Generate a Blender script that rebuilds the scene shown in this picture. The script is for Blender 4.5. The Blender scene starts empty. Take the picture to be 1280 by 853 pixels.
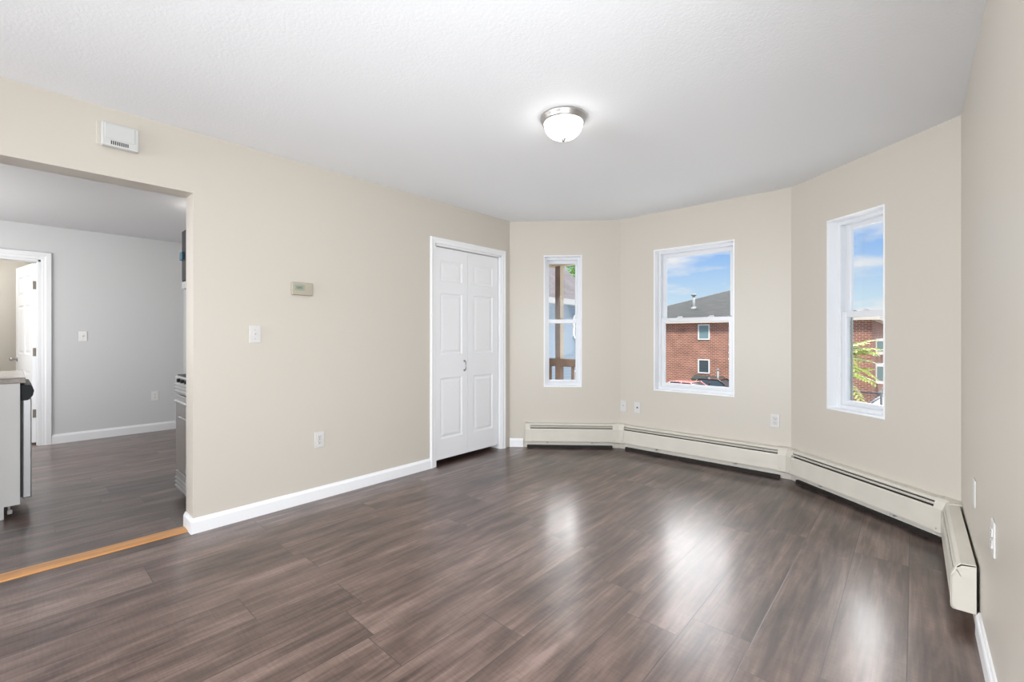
import bpy, bmesh, math, random
from mathutils import Vector, Matrix
random.seed(7)
D = bpy.data
C = bpy.context.scene.collection
sc = bpy.context.scene
PI = math.pi

# ------------------------------------------------------------------ camera
cam_d = D.cameras.new('camera'); cam = D.objects.new('camera', cam_d); C.objects.link(cam)
cam_d.sensor_fit = 'HORIZONTAL'; cam_d.sensor_width = 36.0
cam_d.lens = 36.0 * 560.0 / 1280.0
cam_d.shift_y = -(426.5 - 420.0) / 1280.0
cam_d.clip_start = 0.02; cam_d.clip_end = 400
cam.location = (0, 0, 1.20)
cam.rotation_euler = (PI / 2, 0, math.atan2(501, 560))
sc.camera = cam

# ------------------------------------------------------------------ view
sc.view_settings.view_transform = 'Standard'
sc.view_settings.look = 'None'
sc.view_settings.exposure = 0.0
sc.view_settings.gamma = 1.0
sc.view_settings.use_curve_mapping = False
try:
    sc.cycles.use_denoising = True
    sc.cycles.max_bounces = 10
    sc.cycles.diffuse_bounces = 6
    sc.cycles.transparent_max_bounces = 12
    sc.cycles.sample_clamp_indirect = 6.0
except Exception:
    pass


def N(nt, kind, **kw):
    n = nt.nodes.new(kind)
    for k, v in kw.items():
        if k.startswith('i_'):
            n.inputs[k[2:].replace('_', ' ')].default_value = v
        else:
            setattr(n, k, v)
    return n


def M2(nt, op, a, b=None, clamp=False):
    n = nt.nodes.new('ShaderNodeMath'); n.operation = op; n.use_clamp = clamp
    for i, v in enumerate((a, b)):
        if v is None: continue
        if hasattr(v, 'is_output'): nt.links.new(v, n.inputs[i])
        else: n.inputs[i].default_value = v
    return n.outputs[0]


def ramp(nt, fac, stops, interp='LINEAR'):
    r = nt.nodes.new('ShaderNodeValToRGB'); cr = r.color_ramp; cr.interpolation = interp
    while len(cr.elements) < len(stops): cr.elements.new(0.5)
    for e, (p, c) in zip(cr.elements, stops):
        e.position = p; e.color = (c[0], c[1], c[2], 1)
    if fac is not None: nt.links.new(fac, r.inputs[0])
    return r.outputs[0]


def mixc(nt, fac, a, b, mode='MIX'):
    n = nt.nodes.new('ShaderNodeMix'); n.data_type = 'RGBA'; n.blend_type = mode
    for sock, v in ((n.inputs[0], fac), (n.inputs[6], a), (n.inputs[7], b)):
        if hasattr(v, 'is_output'): nt.links.new(v, sock)
        elif isinstance(v, (int, float)): sock.default_value = v
        else: sock.default_value = (v[0], v[1], v[2], 1)
    return n.outputs[2]


# ------------------------------------------------------------------ world (bright hazy sky with clouds)
SKY = 1.0            # sky strength
GLOW = 15.0           # added sky glow above the view, for room light and floor reflections
w = D.worlds.new('sky'); sc.world = w; w.use_nodes = True
nt = w.node_tree; nt.nodes.clear()
tc = N(nt, 'ShaderNodeTexCoord'); sx = N(nt, 'ShaderNodeSeparateXYZ'); nt.links.new(tc.outputs['Generated'], sx.inputs[0])
zz = sx.outputs[2]
base = ramp(nt, zz, [(0.0, (.74, .84, .90)), (0.06, (.64, .80, .92)), (0.16, (.33, .55, .93)), (0.5, (.20, .42, .85)), (1.0, (.16, .36, .8))])
den = M2(nt, 'ADD', M2(nt, 'MAXIMUM', zz, 0.0), 0.16)
cx = M2(nt, 'DIVIDE', sx.outputs[0], den); cy = M2(nt, 'DIVIDE', sx.outputs[1], den)
cv = N(nt, 'ShaderNodeCombineXYZ'); nt.links.new(cx, cv.inputs[0]); nt.links.new(cy, cv.inputs[1])
cn = N(nt, 'ShaderNodeTexNoise'); cn.inputs['Scale'].default_value = 1.35; cn.inputs['Detail'].default_value = 7; cn.inputs['Roughness'].default_value = .55
nt.links.new(cv.outputs[0], cn.inputs['Vector'])
cm = ramp(nt, cn.outputs['Fac'], [(0.46, (0, 0, 0)), (0.62, (1, 1, 1))])
skyc = mixc(nt, cm, base, (.90, .88, .90))
# two glow lobes added to the unseen sky for the floor reflections, about 27 degrees up
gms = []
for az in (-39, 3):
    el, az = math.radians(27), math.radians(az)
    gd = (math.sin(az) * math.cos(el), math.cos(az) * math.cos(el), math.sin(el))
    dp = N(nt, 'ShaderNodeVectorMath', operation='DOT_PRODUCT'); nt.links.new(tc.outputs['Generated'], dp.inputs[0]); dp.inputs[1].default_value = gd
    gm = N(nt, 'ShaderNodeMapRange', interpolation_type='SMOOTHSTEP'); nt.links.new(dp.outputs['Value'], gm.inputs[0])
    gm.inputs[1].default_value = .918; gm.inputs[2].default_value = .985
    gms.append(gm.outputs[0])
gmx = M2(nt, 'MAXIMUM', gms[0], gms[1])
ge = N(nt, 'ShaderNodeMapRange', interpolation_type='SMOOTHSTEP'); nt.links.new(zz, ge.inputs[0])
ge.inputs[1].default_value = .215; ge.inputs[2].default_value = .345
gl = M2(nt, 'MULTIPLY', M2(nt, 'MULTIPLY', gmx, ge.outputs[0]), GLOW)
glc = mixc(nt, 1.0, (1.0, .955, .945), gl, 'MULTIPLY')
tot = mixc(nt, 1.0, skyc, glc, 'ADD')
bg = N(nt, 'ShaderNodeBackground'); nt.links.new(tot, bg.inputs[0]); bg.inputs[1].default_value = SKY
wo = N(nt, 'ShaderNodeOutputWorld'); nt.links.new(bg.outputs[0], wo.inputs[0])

# ------------------------------------------------------------------ sun (soft, from behind the house)
sd = D.lights.new('sun', 'SUN'); sd.energy = 5.6; sd.angle = math.radians(12); sd.color = (1, .95, .88)
so = D.objects.new('sun', sd); C.objects.link(so)
so.rotation_euler = Vector((-0.30, 0.48, -0.85)).to_track_quat('-Z', 'Y').to_euler()

# fill lights added out of frame, in unseen wall openings made for them
XLW = -3.22
def area(name, loc, direction, sx_, sy_, power, col, spread=180):
    a = D.lights.new(name, 'AREA'); a.shape = 'RECTANGLE'; a.size = sx_; a.size_y = sy_; a.energy = power; a.color = col; a.spread = math.radians(spread)
    o = D.objects.new(name, a); C.objects.link(o); o.location = loc
    o.rotation_euler = Vector(direction).to_track_quat('-Z', 'Z').to_euler()
area('rear_fill_light', (-1.6, -5.12, 1.15), (.05, 1, -.10), 2.8, 1.7, 88, (.935, .965, 1), 150)  # added behind the camera to light the room and bay walls
area('side_fill_light', (.17, .35, 1.30), (-1, .45, -.22), 1.15, 1.1, 50, (.945, .97, 1), 150)  # added just beside the view to light the left wall
area('left_fill_light', (XLW, -3.5, 1.20), (1, .95, -.25), 1.9, 1.2, 165, (.945, .97, 1), 140)  # added behind the camera to light the right wall
area('kitchen_fill_light', (-5.7, -1.42, 1.5), (0, 1, 0), 1.7, 1.3, 58, (1, .99, .97))  # added out of view to brighten the kitchen

LAMP = 8.0          # emission of the front ceiling lamp's glass


# ------------------------------------------------------------------ materials
MATS = {}
def mat(name, col, rough=.5, metal=0.0, spec=.5, bump=None, var=None, coat=0.0):
    """bump = (noise scale, strength, distance); var = (noise scale, amount) of gentle tone variation"""
    if name in MATS: return MATS[name]
    m = D.materials.new(name); m.use_nodes = True; t = m.node_tree
    p = t.nodes['Principled BSDF']
    p.inputs['Base Color'].default_value = (*col, 1)
    p.inputs['Roughness'].default_value = rough; p.inputs['Metallic'].default_value = metal
    p.inputs['Specular IOR Level'].default_value = spec
    if coat: p.inputs['Coat Weight'].default_value = coat
    tcd = N(t, 'ShaderNodeTexCoord')
    if bump:
        n = N(t, 'ShaderNodeTexNoise'); n.inputs['Scale'].default_value = bump[0]; n.inputs['Detail'].default_value = 4
        t.links.new(tcd.outputs['Object'], n.inputs['Vector'])
        b = N(t, 'ShaderNodeBump'); b.inputs['Strength'].default_value = bump[1]; b.inputs['Distance'].default_value = bump[2]
        t.links.new(n.outputs['Fac'], b.inputs['Height']); t.links.new(b.outputs[0], p.inputs['Normal'])
    if var:
        n = N(t, 'ShaderNodeTexNoise'); n.inputs['Scale'].default_value = var[0]; n.inputs['Detail'].default_value = 5
        t.links.new(tcd.outputs['Object'], n.inputs['Vector'])
        lo = [c * (1 - var[1]) for c in col]; hi = [min(1, c * (1 + var[1])) for c in col]
        t.links.new(ramp(t, n.outputs['Fac'], [(.3, lo), (.7, hi)]), p.inputs['Base Color'])
    MATS[name] = m
    return m


wall_m = mat('cream_wall_paint', (.60, .562, .50), .38, spec=.45, bump=(220, .05, .002))
ceil_m = mat('white_ceiling_paint', (.875, .90, .93), .8, bump=(90, .25, .004))
grey_m = mat('grey_kitchen_paint', (.53, .535, .54), .55, bump=(220, .05, .002))
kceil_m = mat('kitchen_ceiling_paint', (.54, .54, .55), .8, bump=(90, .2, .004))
hall_m = mat('pale_hall_paint', (.74, .71, .65), .6)
trim_m = mat('white_trim_paint', (.88, .895, .915), .3, spec=.5)
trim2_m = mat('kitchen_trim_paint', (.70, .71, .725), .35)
door_m = mat('white_door_paint', (.885, .90, .925), .35, bump=(160, .04, .001))
vinyl_m = mat('white_window_vinyl', (.74, .76, .79), .3)
plastic_m = mat('white_plastic', (.66, .655, .64), .3)
slot_m = mat('dark_slot', (.03, .03, .03), .6)
heater_m = mat('ivory_heater_enamel', (.66, .63, .56), .38, var=(6, .04))
fin_m = mat('dark_fin_element', (.013, .010, .008), .7)
nickel_m = mat('brushed_nickel', (.50, .49, .48), .33, metal=1.0, bump=(140, .05, .001))
bronze_m = mat('satin_hinge_metal', (.30, .27, .24), .4, metal=1.0)
beige_m = mat('beige_thermostat_plastic', (.42, .385, .31), .45)
lcd_m = mat('green_grey_lcd', (.33, .375, .30), .2)
ink_m = mat('lcd_ink', (.05, .06, .05), .5)
chime_m = mat('offwhite_chime_plastic', (.60, .615, .60), .4)
steel_m = mat('brushed_stainless', (.66, .67, .69), .30, metal=1.0, bump=(60, .04, .001))
black_m = mat('black_plastic', (.008, .012, .016), .45, spec=.22)
cab_m = mat('white_cabinet_laminate', (.72, .73, .73), .4)
counter_m = mat('grey_laminate_worktop', (.30, .255, .22), .3, var=(40, .25))
countertop_m = mat('pale_worktop_surface', (.62, .59, .56), .22, var=(30, .08))
screen_m = mat('screen_frame', (.33, .35, .33), .5)
roofing_m = None


def glass_mat():
    m = D.materials.new('window_glass'); m.use_nodes = True; t = m.node_tree; t.nodes.clear()
    o = N(t, 'ShaderNodeOutputMaterial'); mx = N(t, 'ShaderNodeMixShader'); tr = N(t, 'ShaderNodeBsdfTransparent'); g = N(t, 'ShaderNodeBsdfGlossy')
    tr.inputs[0].default_value = (.97, .985, .98, 1); g.inputs['Roughness'].default_value = .02
    f = N(t, 'ShaderNodeFresnel'); f.inputs[0].default_value = 1.45
    fm = M2(t, 'MULTIPLY', f.outputs[0], .12)
    t.links.new(fm, mx.inputs[0]); t.links.new(tr.outputs[0], mx.inputs[1]); t.links.new(g.outputs[0], mx.inputs[2]); t.links.new(mx.outputs[0], o.inputs[0])
    return m
glass_m = glass_mat()


def lamp_mat(name, s, col=(1, .965, .91)):
    m = D.materials.new(name); m.use_nodes = True; p = m.node_tree.nodes['Principled BSDF']
    p.inputs['Base Color'].default_value = (.9, .89, .86, 1); p.inputs['Roughness'].default_value = .25
    p.inputs['Emission Color'].default_value = (*col, 1); p.inputs['Emission Strength'].default_value = s
    return m


def floor_mat():
    m = D.materials.new('walnut_plank_floor'); m.use_nodes = True; t = m.node_tree; p = t.nodes['Principled BSDF']
    tcd = N(t, 'ShaderNodeTexCoord'); s = N(t, 'ShaderNodeSeparateXYZ'); t.links.new(tcd.outputs['Object'], s.inputs[0])
    X, Y = s.outputs[0], s.outputs[1]
    u = M2(t, 'DIVIDE', M2(t, 'ADD', X, 20 * .228 + .0146), .228)
    row = M2(t, 'FLOOR', u); fu = M2(t, 'FRACT', u)
    wn = N(t, 'ShaderNodeTexWhiteNoise', noise_dimensions='1D'); t.links.new(row, wn.inputs['W'])
    v = M2(t, 'ADD', M2(t, 'DIVIDE', M2(t, 'ADD', Y, 20.0), 1.22), M2(t, 'MULTIPLY', wn.outputs['Value'], 7.3))
    idx = M2(t, 'FLOOR', v); fv = M2(t, 'FRACT', v)
    c2 = N(t, 'ShaderNodeCombineXYZ'); t.links.new(row, c2.inputs[0]); t.links.new(idx, c2.inputs[1])
    wn2 = N(t, 'ShaderNodeTexWhiteNoise', noise_dimensions='2D'); t.links.new(c2.outputs[0], wn2.inputs['Vector'])
    rnd = wn2.outputs['Value']
    # grain: stretched along the plank, shifted per plank
    gx = M2(t, 'ADD', X, M2(t, 'MULTIPLY', rnd, 13.0)); gy = M2(t, 'ADD', Y, M2(t, 'MULTIPLY', rnd, 31.0))
    def grain(sx_, sy_, det, ro, dist=0.0):
        cc = N(t, 'ShaderNodeCombineXYZ'); t.links.new(M2(t, 'MULTIPLY', gx, sx_), cc.inputs[0]); t.links.new(M2(t, 'MULTIPLY', gy, sy_), cc.inputs[1])
        n = N(t, 'ShaderNodeTexNoise'); n.inputs['Scale'].default_value = 1; n.inputs['Detail'].default_value = det
        n.inputs['Roughness'].default_value = ro; n.inputs['Distortion'].default_value = dist
        t.links.new(cc.outputs[0], n.inputs['Vector']); return n.outputs['Fac']
    g1 = grain(19, 1.5, 7, .66, .7)
    g2 = grain(75, 2.4, 3, .5)
    g3 = grain(6, 2.2, 3, .55, .6)
    saw = grain(14, 110, 2, .6)
    tone = M2(t, 'ADD', M2(t, 'MULTIPLY', g1, .60), M2(t, 'ADD', M2(t, 'MULTIPLY', g2, .18), M2(t, 'ADD', M2(t, 'ADD', M2(t, 'MULTIPLY', g3, .42), -.08), M2(t, 'MULTIPLY', M2(t, 'SUBTRACT', saw, .35), .11))))
    tone = M2(t, 'ADD', tone, M2(t, 'MULTIPLY', M2(t, 'SUBTRACT', rnd, .5), .085))
    col = ramp(t, tone, [(.35, (.017, .0078, .0056)), (.45, (.052, .0285, .0215)), (.53, (.093, .0555, .0440)), (.605, (.140, .090, .073)), (.71, (.225, .155, .132))])
    # joints
    du = M2(t, 'MULTIPLY', M2(t, 'MINIMUM', fu, M2(t, 'SUBTRACT', 1.0, fu)), .228)
    dv = M2(t, 'MULTIPLY', M2(t, 'MINIMUM', fv, M2(t, 'SUBTRACT', 1.0, fv)), 1.22)
    dm = M2(t, 'MINIMUM', du, dv)
    gr = N(t, 'ShaderNodeMapRange', interpolation_type='SMOOTHSTEP'); t.links.new(dm, gr.inputs[0]); gr.inputs[1].default_value = .0006; gr.inputs[2].default_value = .0026
    col = mixc(t, gr.outputs[0], (.035, .024, .02), col)
    t.links.new(col, p.inputs['Base Color'])
    p.inputs['IOR'].default_value = 1.7; p.inputs['Coat Weight'].default_value = .45; p.inputs['Coat Roughness'].default_value = .2
    p.inputs['Specular IOR Level'].default_value = .5
    t.links.new(M2(t, 'ADD', .37, M2(t, 'MULTIPLY', g1, .05)), p.inputs['Roughness'])
    hgt = M2(t, 'ADD', M2(t, 'MULTIPLY', gr.outputs[0], .8), M2(t, 'ADD', M2(t, 'MULTIPLY', g2, .10), M2(t, 'MULTIPLY', saw, .07)))
    b = N(t, 'ShaderNodeBump'); b.inputs['Strength'].default_value = .35; b.inputs['Distance'].default_value = .0015
    t.links.new(hgt, b.inputs['Height']); t.links.new(b.outputs[0], p.inputs['Normal'])
    return m
floor_m = floor_mat()


def oak_mat():
    m = D.materials.new('orange_oak'); m.use_nodes = True; t = m.node_tree; p = t.nodes['Principled BSDF']
    tcd = N(t, 'ShaderNodeTexCoord'); mp = N(t, 'ShaderNodeMapping'); mp.inputs['Scale'].default_value = (60, 3, 60)
    t.links.new(tcd.outputs['Object'], mp.inputs[0]); n = N(t, 'ShaderNodeTexNoise'); n.inputs['Scale'].default_value = 1.0; n.inputs['Detail'].default_value = 5
    t.links.new(mp.outputs[0], n.inputs['Vector'])
    t.links.new(ramp(t, n.outputs['Fac'], [(.3, (.42, .19, .062)), (.7, (.66, .34, .13))]), p.inputs['Base Color']); p.inputs['Roughness'].default_value = .35
    return m
oak_m = oak_mat()


def brick_like(name, c1, c2, mortar, bw, bh, msize, bump=.4, zscale=1.0, rough=.85):
    m = D.materials.new(name); m.use_nodes = True; t = m.node_tree; p = t.nodes['Principled BSDF']
    tcd = N(t, 'ShaderNodeTexCoord'); s = N(t, 'ShaderNodeSeparateXYZ'); t.links.new(tcd.outputs['Object'], s.inputs[0])
    cc = N(t, 'ShaderNodeCombineXYZ'); t.links.new(M2(t, 'ADD', s.outputs[0], s.outputs[1]), cc.inputs[0]); t.links.new(M2(t, 'MULTIPLY', s.outputs[2], zscale), cc.inputs[1])
    br = N(t, 'ShaderNodeTexBrick'); t.links.new(cc.outputs[0], br.inputs['Vector'])
    br.inputs['Color1'].default_value = (*c1, 1); br.inputs['Color2'].default_value = (*c2, 1); br.inputs['Mortar'].default_value = (*mortar, 1)
    br.inputs['Scale'].default_value = 1.0; br.inputs['Mortar Size'].default_value = msize; br.inputs['Brick Width'].default_value = bw; br.inputs['Row Height'].default_value = bh
    n = N(t, 'ShaderNodeTexNoise'); n.inputs['Scale'].default_value = 1.2; n.inputs['Detail'].default_value = 6; t.links.new(tcd.outputs['Object'], n.inputs['Vector'])
    vv = ramp(t, n.outputs['Fac'], [(.3, (.78, .78, .78)), (.7, (1.15, 1.15, 1.15))])
    t.links.new(mixc(t, 1.0, br.outputs['Color'], vv, 'MULTIPLY'), p.inputs['Base Color'])
    p.inputs['Roughness'].default_value = rough
    b = N(t, 'ShaderNodeBump'); b.inputs['Strength'].default_value = bump; b.inputs['Distance'].default_value = .01; b.invert = True
    t.links.new(br.outputs['Fac'], b.inputs['Height']); t.links.new(b.outputs[0], p.inputs['Normal'])
    return m
brick_m = brick_like('red_brick', (.41, .128, .068), (.28, .082, .046), (.56, .42, .34), .30, .11, .017)
shingle_m = brick_like('grey_green_shingle', (.030, .032, .030), (.060, .060, .055), (.014, .014, .013), .33, .14, .008, zscale=3.0)
shingle2_m = brick_like('mauve_grey_shingle', (.155, .135, .14), (.20, .175, .18), (.115, .10, .105), .33, .14, .012, zscale=1.4)


def siding_mat():
    m = D.materials.new('pale_blue_siding'); m.use_nodes = True; t = m.node_tree; p = t.nodes['Principled BSDF']
    tcd = N(t, 'ShaderNodeTexCoord'); s = N(t, 'ShaderNodeSeparateXYZ'); t.links.new(tcd.outputs['Object'], s.inputs[0])
    f = M2(t, 'FRACT', M2(t, 'MULTIPLY', M2(t, 'ADD', s.outputs[2], 10.0), 1 / .125))
    lap_shade = ramp(t, f, [(0.0, (.17, .21, .26)), (.12, (.27, .335, .405)), (1.0, (.28, .345, .415))])  # shade line at each board lap is put into the colour
    t.links.new(lap_shade, p.inputs['Base Color']); p.inputs['Roughness'].default_value = .6
    return m
siding_m = siding_mat()
fascia_m = mat('white_fascia_paint', (.55, .54, .53), .5)
soffit_m = mat('beige_soffit', (.72, .65, .56), .6)
pane_m = mat('dark_window_pane', (.055, .075, .085), .12, spec=.8)
bluepane_m = mat('blind_behind_pane', (.20, .30, .31), .25, spec=.7)
whiteframe_m = mat('white_outside_frame', (.85, .85, .85), .45)
porchwood_m = mat('weathered_brown_timber', (.17, .115, .085), .75, var=(5, .25))
porchpale_m = mat('pale_tan_porch', (.46, .37, .26), .6)
grass_m = mat('dusty_lot_asphalt', (.16, .15, .14), .9, var=(1.5, .2))
galv_m = mat('galvanised_pipe', (.42, .43, .43), .55)
leaf_m = mat('yellow_green_leaflets', (.34, .40, .09), .5, var=(9, .35))
leaf2_m = mat('bright_green_leaves', (.24, .45, .035), .5, var=(4, .35))
bark_m = mat('grey_brown_bark', (.14, .10, .075), .85, var=(10, .3))
carred_m = mat('faded_red_car_paint', (.60, .22, .20), .25, coat=.6)
carwhite_m = mat('white_car_paint', (.5, .5, .5), .25, coat=.6)
cardark_m = mat('dark_brown_car_paint', (.045, .022, .02), .25, coat=.6)
tyre_m = mat('black_rubber', (.015, .015, .015), .8)
fence_m = mat('grey_fence_metal', (.10, .11, .12), .5, metal=.4)
sage_m = mat('sage_green_awning', (.06, .08, .072), .7)
stain_m = None


# ------------------------------------------------------------------ mesh builder
class MB:
    def __init__(s):
        s.bm = bmesh.new(); s.mats = []; s.cur = 0
    def use(s, m):
        if m not in s.mats: s.mats.append(m)
        s.cur = s.mats.index(m); return s
    def face(s, vs, smooth=False):
        try:
            f = s.bm.faces.new(vs); f.material_index = s.cur; f.smooth = smooth; return f
        except ValueError:
            return None
    def v(s, p): return s.bm.verts.new(p)
    def box(s, x0, x1, y0, y1, z0, z1, bev=0.0, seg=2):
        P = [(x, y, z) for z in (z0, z1) for x, y in ((x0, y0), (x1, y0), (x1, y1), (x0, y1))]
        vs = [s.v(p) for p in P]
        fs = [s.face([vs[i] for i in q]) for q in ((3, 2, 1, 0), (4, 5, 6, 7), (0, 1, 5, 4), (1, 2, 6, 5), (2, 3, 7, 6), (3, 0, 4, 7))]
        if bev > 0:
            es = list({e for f in fs for e in f.edges})
            bmesh.ops.bevel(s.bm, geom=es, offset=bev, segments=seg, profile=.5, affect='EDGES', material=s.cur)
        return s
    def prism(s, pts, z0, z1):
        """polygon pts (x,y) counter-clockwise from above, raised z0..z1"""
        a = [s.v((x, y, z0)) for x, y in pts]; b = [s.v((x, y, z1)) for x, y in pts]
        s.face(a[::-1]); s.face(b); n = len(pts)
        for i in range(n):
            j = (i + 1) % n; s.face([a[i], a[j], b[j], b[i]])
        return s
    def extrude(s, prof, axis, a0, a1, smooth=False):
        """closed profile of 2-tuples, extruded along axis 'x' or 'y'; profile is (y,z) or (x,z)"""
        def P(q, a): return (a, q[0], q[1]) if axis == 'x' else (q[0], a, q[1])
        A = [s.v(P(q, a0)) for q in prof]; B = [s.v(P(q, a1)) for q in prof]; n = len(prof)
        s.face(A[::-1]); s.face(B)
        for i in range(n):
            j = (i + 1) % n; s.face([A[i], A[j], B[j], B[i]], smooth)
        return s
    def sweep(s, path, prof, side=1, caps=True):
        """prof of (d,z), d away from the path to its right (side=1), mitred at corners; path of (x,y)"""
        n = len(path); rings = []
        for i, p in enumerate(path):
            p = Vector(p)
            dirs = []
            if i > 0: dirs.append((p - Vector(path[i - 1])).normalized())
            if i < n - 1: dirs.append((Vector(path[i + 1]) - p).normalized())
            ns = [Vector((d.y, -d.x)) * side for d in dirs]
            m = sum(ns, Vector((0, 0))); m.normalize(); k = 1.0 / max(.2, m.dot(ns[0]))
            rings.append([s.v((p.x + m.x * d * k, p.y + m.y * d * k, z)) for d, z in prof])
        for a, b in zip(rings, rings[1:]):
            for i in range(len(prof)):
                j = (i + 1) % len(prof); s.face([a[i], b[i], b[j], a[j]])
        if caps: s.face(rings[0]); s.face(rings[-1][::-1])
        return s
    def lathe(s, prof, seg=48, c=(0, 0), smooth=True):
        """prof of (r,z)"""
        rings = []
        for r, z in prof:
            if r < 1e-6: rings.append([s.v((c[0], c[1], z))])
            else: rings.append([s.v((c[0] + r * math.cos(2 * PI * k / seg), c[1] + r * math.sin(2 * PI * k / seg), z)) for k in range(seg)])
        for a, b in zip(rings, rings[1:]):
            for k in range(seg):
                l = (k + 1) % seg
                if len(a) == 1 and len(b) == 1: continue
                if len(a) == 1: s.face([a[0], b[k], b[l]], smooth)
                elif len(b) == 1: s.face([a[k], b[0], a[l]], smooth)
                else: s.face([a[k], b[k], b[l], a[l]], smooth)
        return s
    def tube(s, pts, rad, seg=10, smooth=True, closed=False):
        pts = [Vector(p) for p in pts]; n = len(pts)
        rads = rad if isinstance(rad, (list, tuple)) else [rad] * n
        rings = []; up = Vector((0, 0, 1))
        for i, p in enumerate(pts):
            t = (pts[min(i + 1, n - 1)] - pts[max(i - 1, 0)]).normalized()
            a = t.cross(up)
            if a.length < 1e-3: a = t.cross(Vector((1, 0, 0)))
            a.normalize(); b = t.cross(a)
            rings.append([s.v(p + (a * math.cos(2 * PI * k / seg) + b * math.sin(2 * PI * k / seg)) * rads[i]) for k in range(seg)])
        for a, b in zip(rings, rings[1:]):
            for k in range(seg):
                l = (k + 1) % seg; s.face([a[k], a[l], b[l], b[k]], smooth)
        s.face(rings[0][::-1]); s.face(rings[-1])
        return s
    def build(s, name, m=None, parent=None, origin=None, xf=None):
        bmesh.ops.recalc_face_normals(s.bm, faces=s.bm.faces[:])
        if xf is not None: bmesh.ops.transform(s.bm, matrix=xf, verts=s.bm.verts[:])
        if origin is not None: bmesh.ops.translate(s.bm, vec=-Vector(origin), verts=s.bm.verts[:])
        me = D.meshes.new(name); s.bm.to_mesh(me); s.bm.free()
        for q in (s.mats or [m]): me.materials.append(q)
        o = D.objects.new(name, me); C.objects.link(o)
        if parent is not None: o.parent = parent
        elif origin is not None: o.location = origin
        return o


def tag(o, label, cat, group=None, kind=None):
    o['label'] = label; o['category'] = cat
    if group: o['group'] = group
    if kind: o['kind'] = kind
    return o
def struct(o):
    o['kind'] = 'structure'; return o
def thing(name, label, cat, loc=(0, 0, 0), rz=0.0, group=None):
    o = D.objects.new(name, None); C.objects.link(o); o.empty_display_size = .1
    o.location = loc; o.rotation_euler = (0, 0, rz)
    return tag(o, label, cat, group)
def sroot(name, loc=(0, 0, 0), rz=0.0):
    o = D.objects.new(name, None); C.objects.link(o); o.empty_display_size = .1
    o.location = loc; o.rotation_euler = (0, 0, rz); return struct(o)
def copy_tree(o, parent=None):
    c = o.copy(); C.objects.link(c)
    if parent is not None: c.parent = parent
    for ch in list(o.children): copy_tree(ch, c)
    return c


# ------------------------------------------------------------------ the room's plan (metres; left and right wall run along y)
XL, XR = -3.255, .202
A, B_, C_, E_ = (XL, 3.60), (-2.336, 4.336), (-.755, 4.336), (XR, 3.555)
H = 2.44
YR = -5.15           # rear wall
XK = -7.105          # grey kitchen wall
KZ = 2.41
YN = 1.50            # kitchen's north wall
TW = .165            # wall thickness


def wall(name, p, q, holes=(), m=None, z0=-.15, z1=H, t=TW, e0=0.0, e1=0.0):
    """solid wall: inner line p->q (room on its right), thickness t to the left, holes (s0,s1,z0,z1)"""
    p, q = Vector(p), Vector(q); L = (q - p).length; d = (q - p) / L; n = Vector((-d.y, d.x))
    cuts = sorted({0.0, L, *[h[0] for h in holes], *[h[1] for h in holes]})
    mb = MB()
    for a, b in zip(cuts, cuts[1:]):
        oa = a - e0 if a == 0.0 else a; ob = b + e1 if b == L else b
        pts = [p + d * a, p + d * b, p + d * ob + n * t, p + d * oa + n * t]
        segs = [(z0, z1)]
        for h in holes:
            if h[0] <= a + 1e-6 and h[1] >= b - 1e-6:
                segs = []
                if h[2] > z0: segs.append((z0, h[2]))
                if h[3] < z1: segs.append((h[3], z1))
        for s0, s1 in segs: mb.prism([tuple(v) for v in pts], s0, s1)
    bmesh.ops.remove_doubles(mb.bm, verts=mb.bm.verts[:], dist=1e-5)
    return struct(mb.build(name, m or wall_m))


# floor and ceilings
fl = MB(); fl.prism([(-9.6, YR - .2), (XR + .17, YR - .2), (XR + .17, 3.62), (-.70, 4.36), (-.70, 4.5), (-2.40, 4.5), (-2.40, 4.36), (-3.42, 3.66), (-9.6, 3.66)], -.15, 0.0)
struct(fl.build('floor', floor_m))
cl = MB(); cl.prism([(XL - TW, YR - .2), (XR + TW, YR - .2), (XR + TW, 3.63), (-.70, 4.50), (-2.40, 4.50), (XL - TW, 3.68)], H, H + .2)
struct(cl.build('ceiling', ceil_m))
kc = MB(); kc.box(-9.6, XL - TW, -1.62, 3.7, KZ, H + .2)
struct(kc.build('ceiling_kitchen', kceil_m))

OPEN_Y0, OPEN_Y1, OPEN_Z = -.60, .736, 2.068
D0, D1, DZ = 2.585, 3.466, 2.045
wall('wall_left', (XL, YR), A, [(.6, 2.7, .6, 2.2), (OPEN_Y0 - YR, OPEN_Y1 - YR, -.15, OPEN_Z), (D0 - YR, D1 - YR, -.15, DZ)], e0=.165, e1=.07)
WIN = {1: (A, B_, .371, .776), 2: (B_, C_, .385, 1.140), 3: (C_, E_, .352, .797)}
WZ0, WZ1 = .650, 2.066
wall('wall_bay_left', A, B_, [(.371, .776, WZ0, WZ1)], e0=.07, e1=.06)
wall('wall_bay_center', B_, C_, [(.385, 1.140, WZ0, WZ1)], e0=.06, e1=.06)
wall('wall_bay_right', C_, E_, [(.352, .797, WZ0, WZ1)], e0=.06, e1=.07)
wall('wall_right', E_, (XR, YR), [(2.60, 3.81, .74, 1.86)], e0=.07, e1=.165)
wall('wall_rear', (XR, YR), (XL, YR), [(.20, 3.25, .33, 2.37)], e0=.165, e1=.165)
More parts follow.
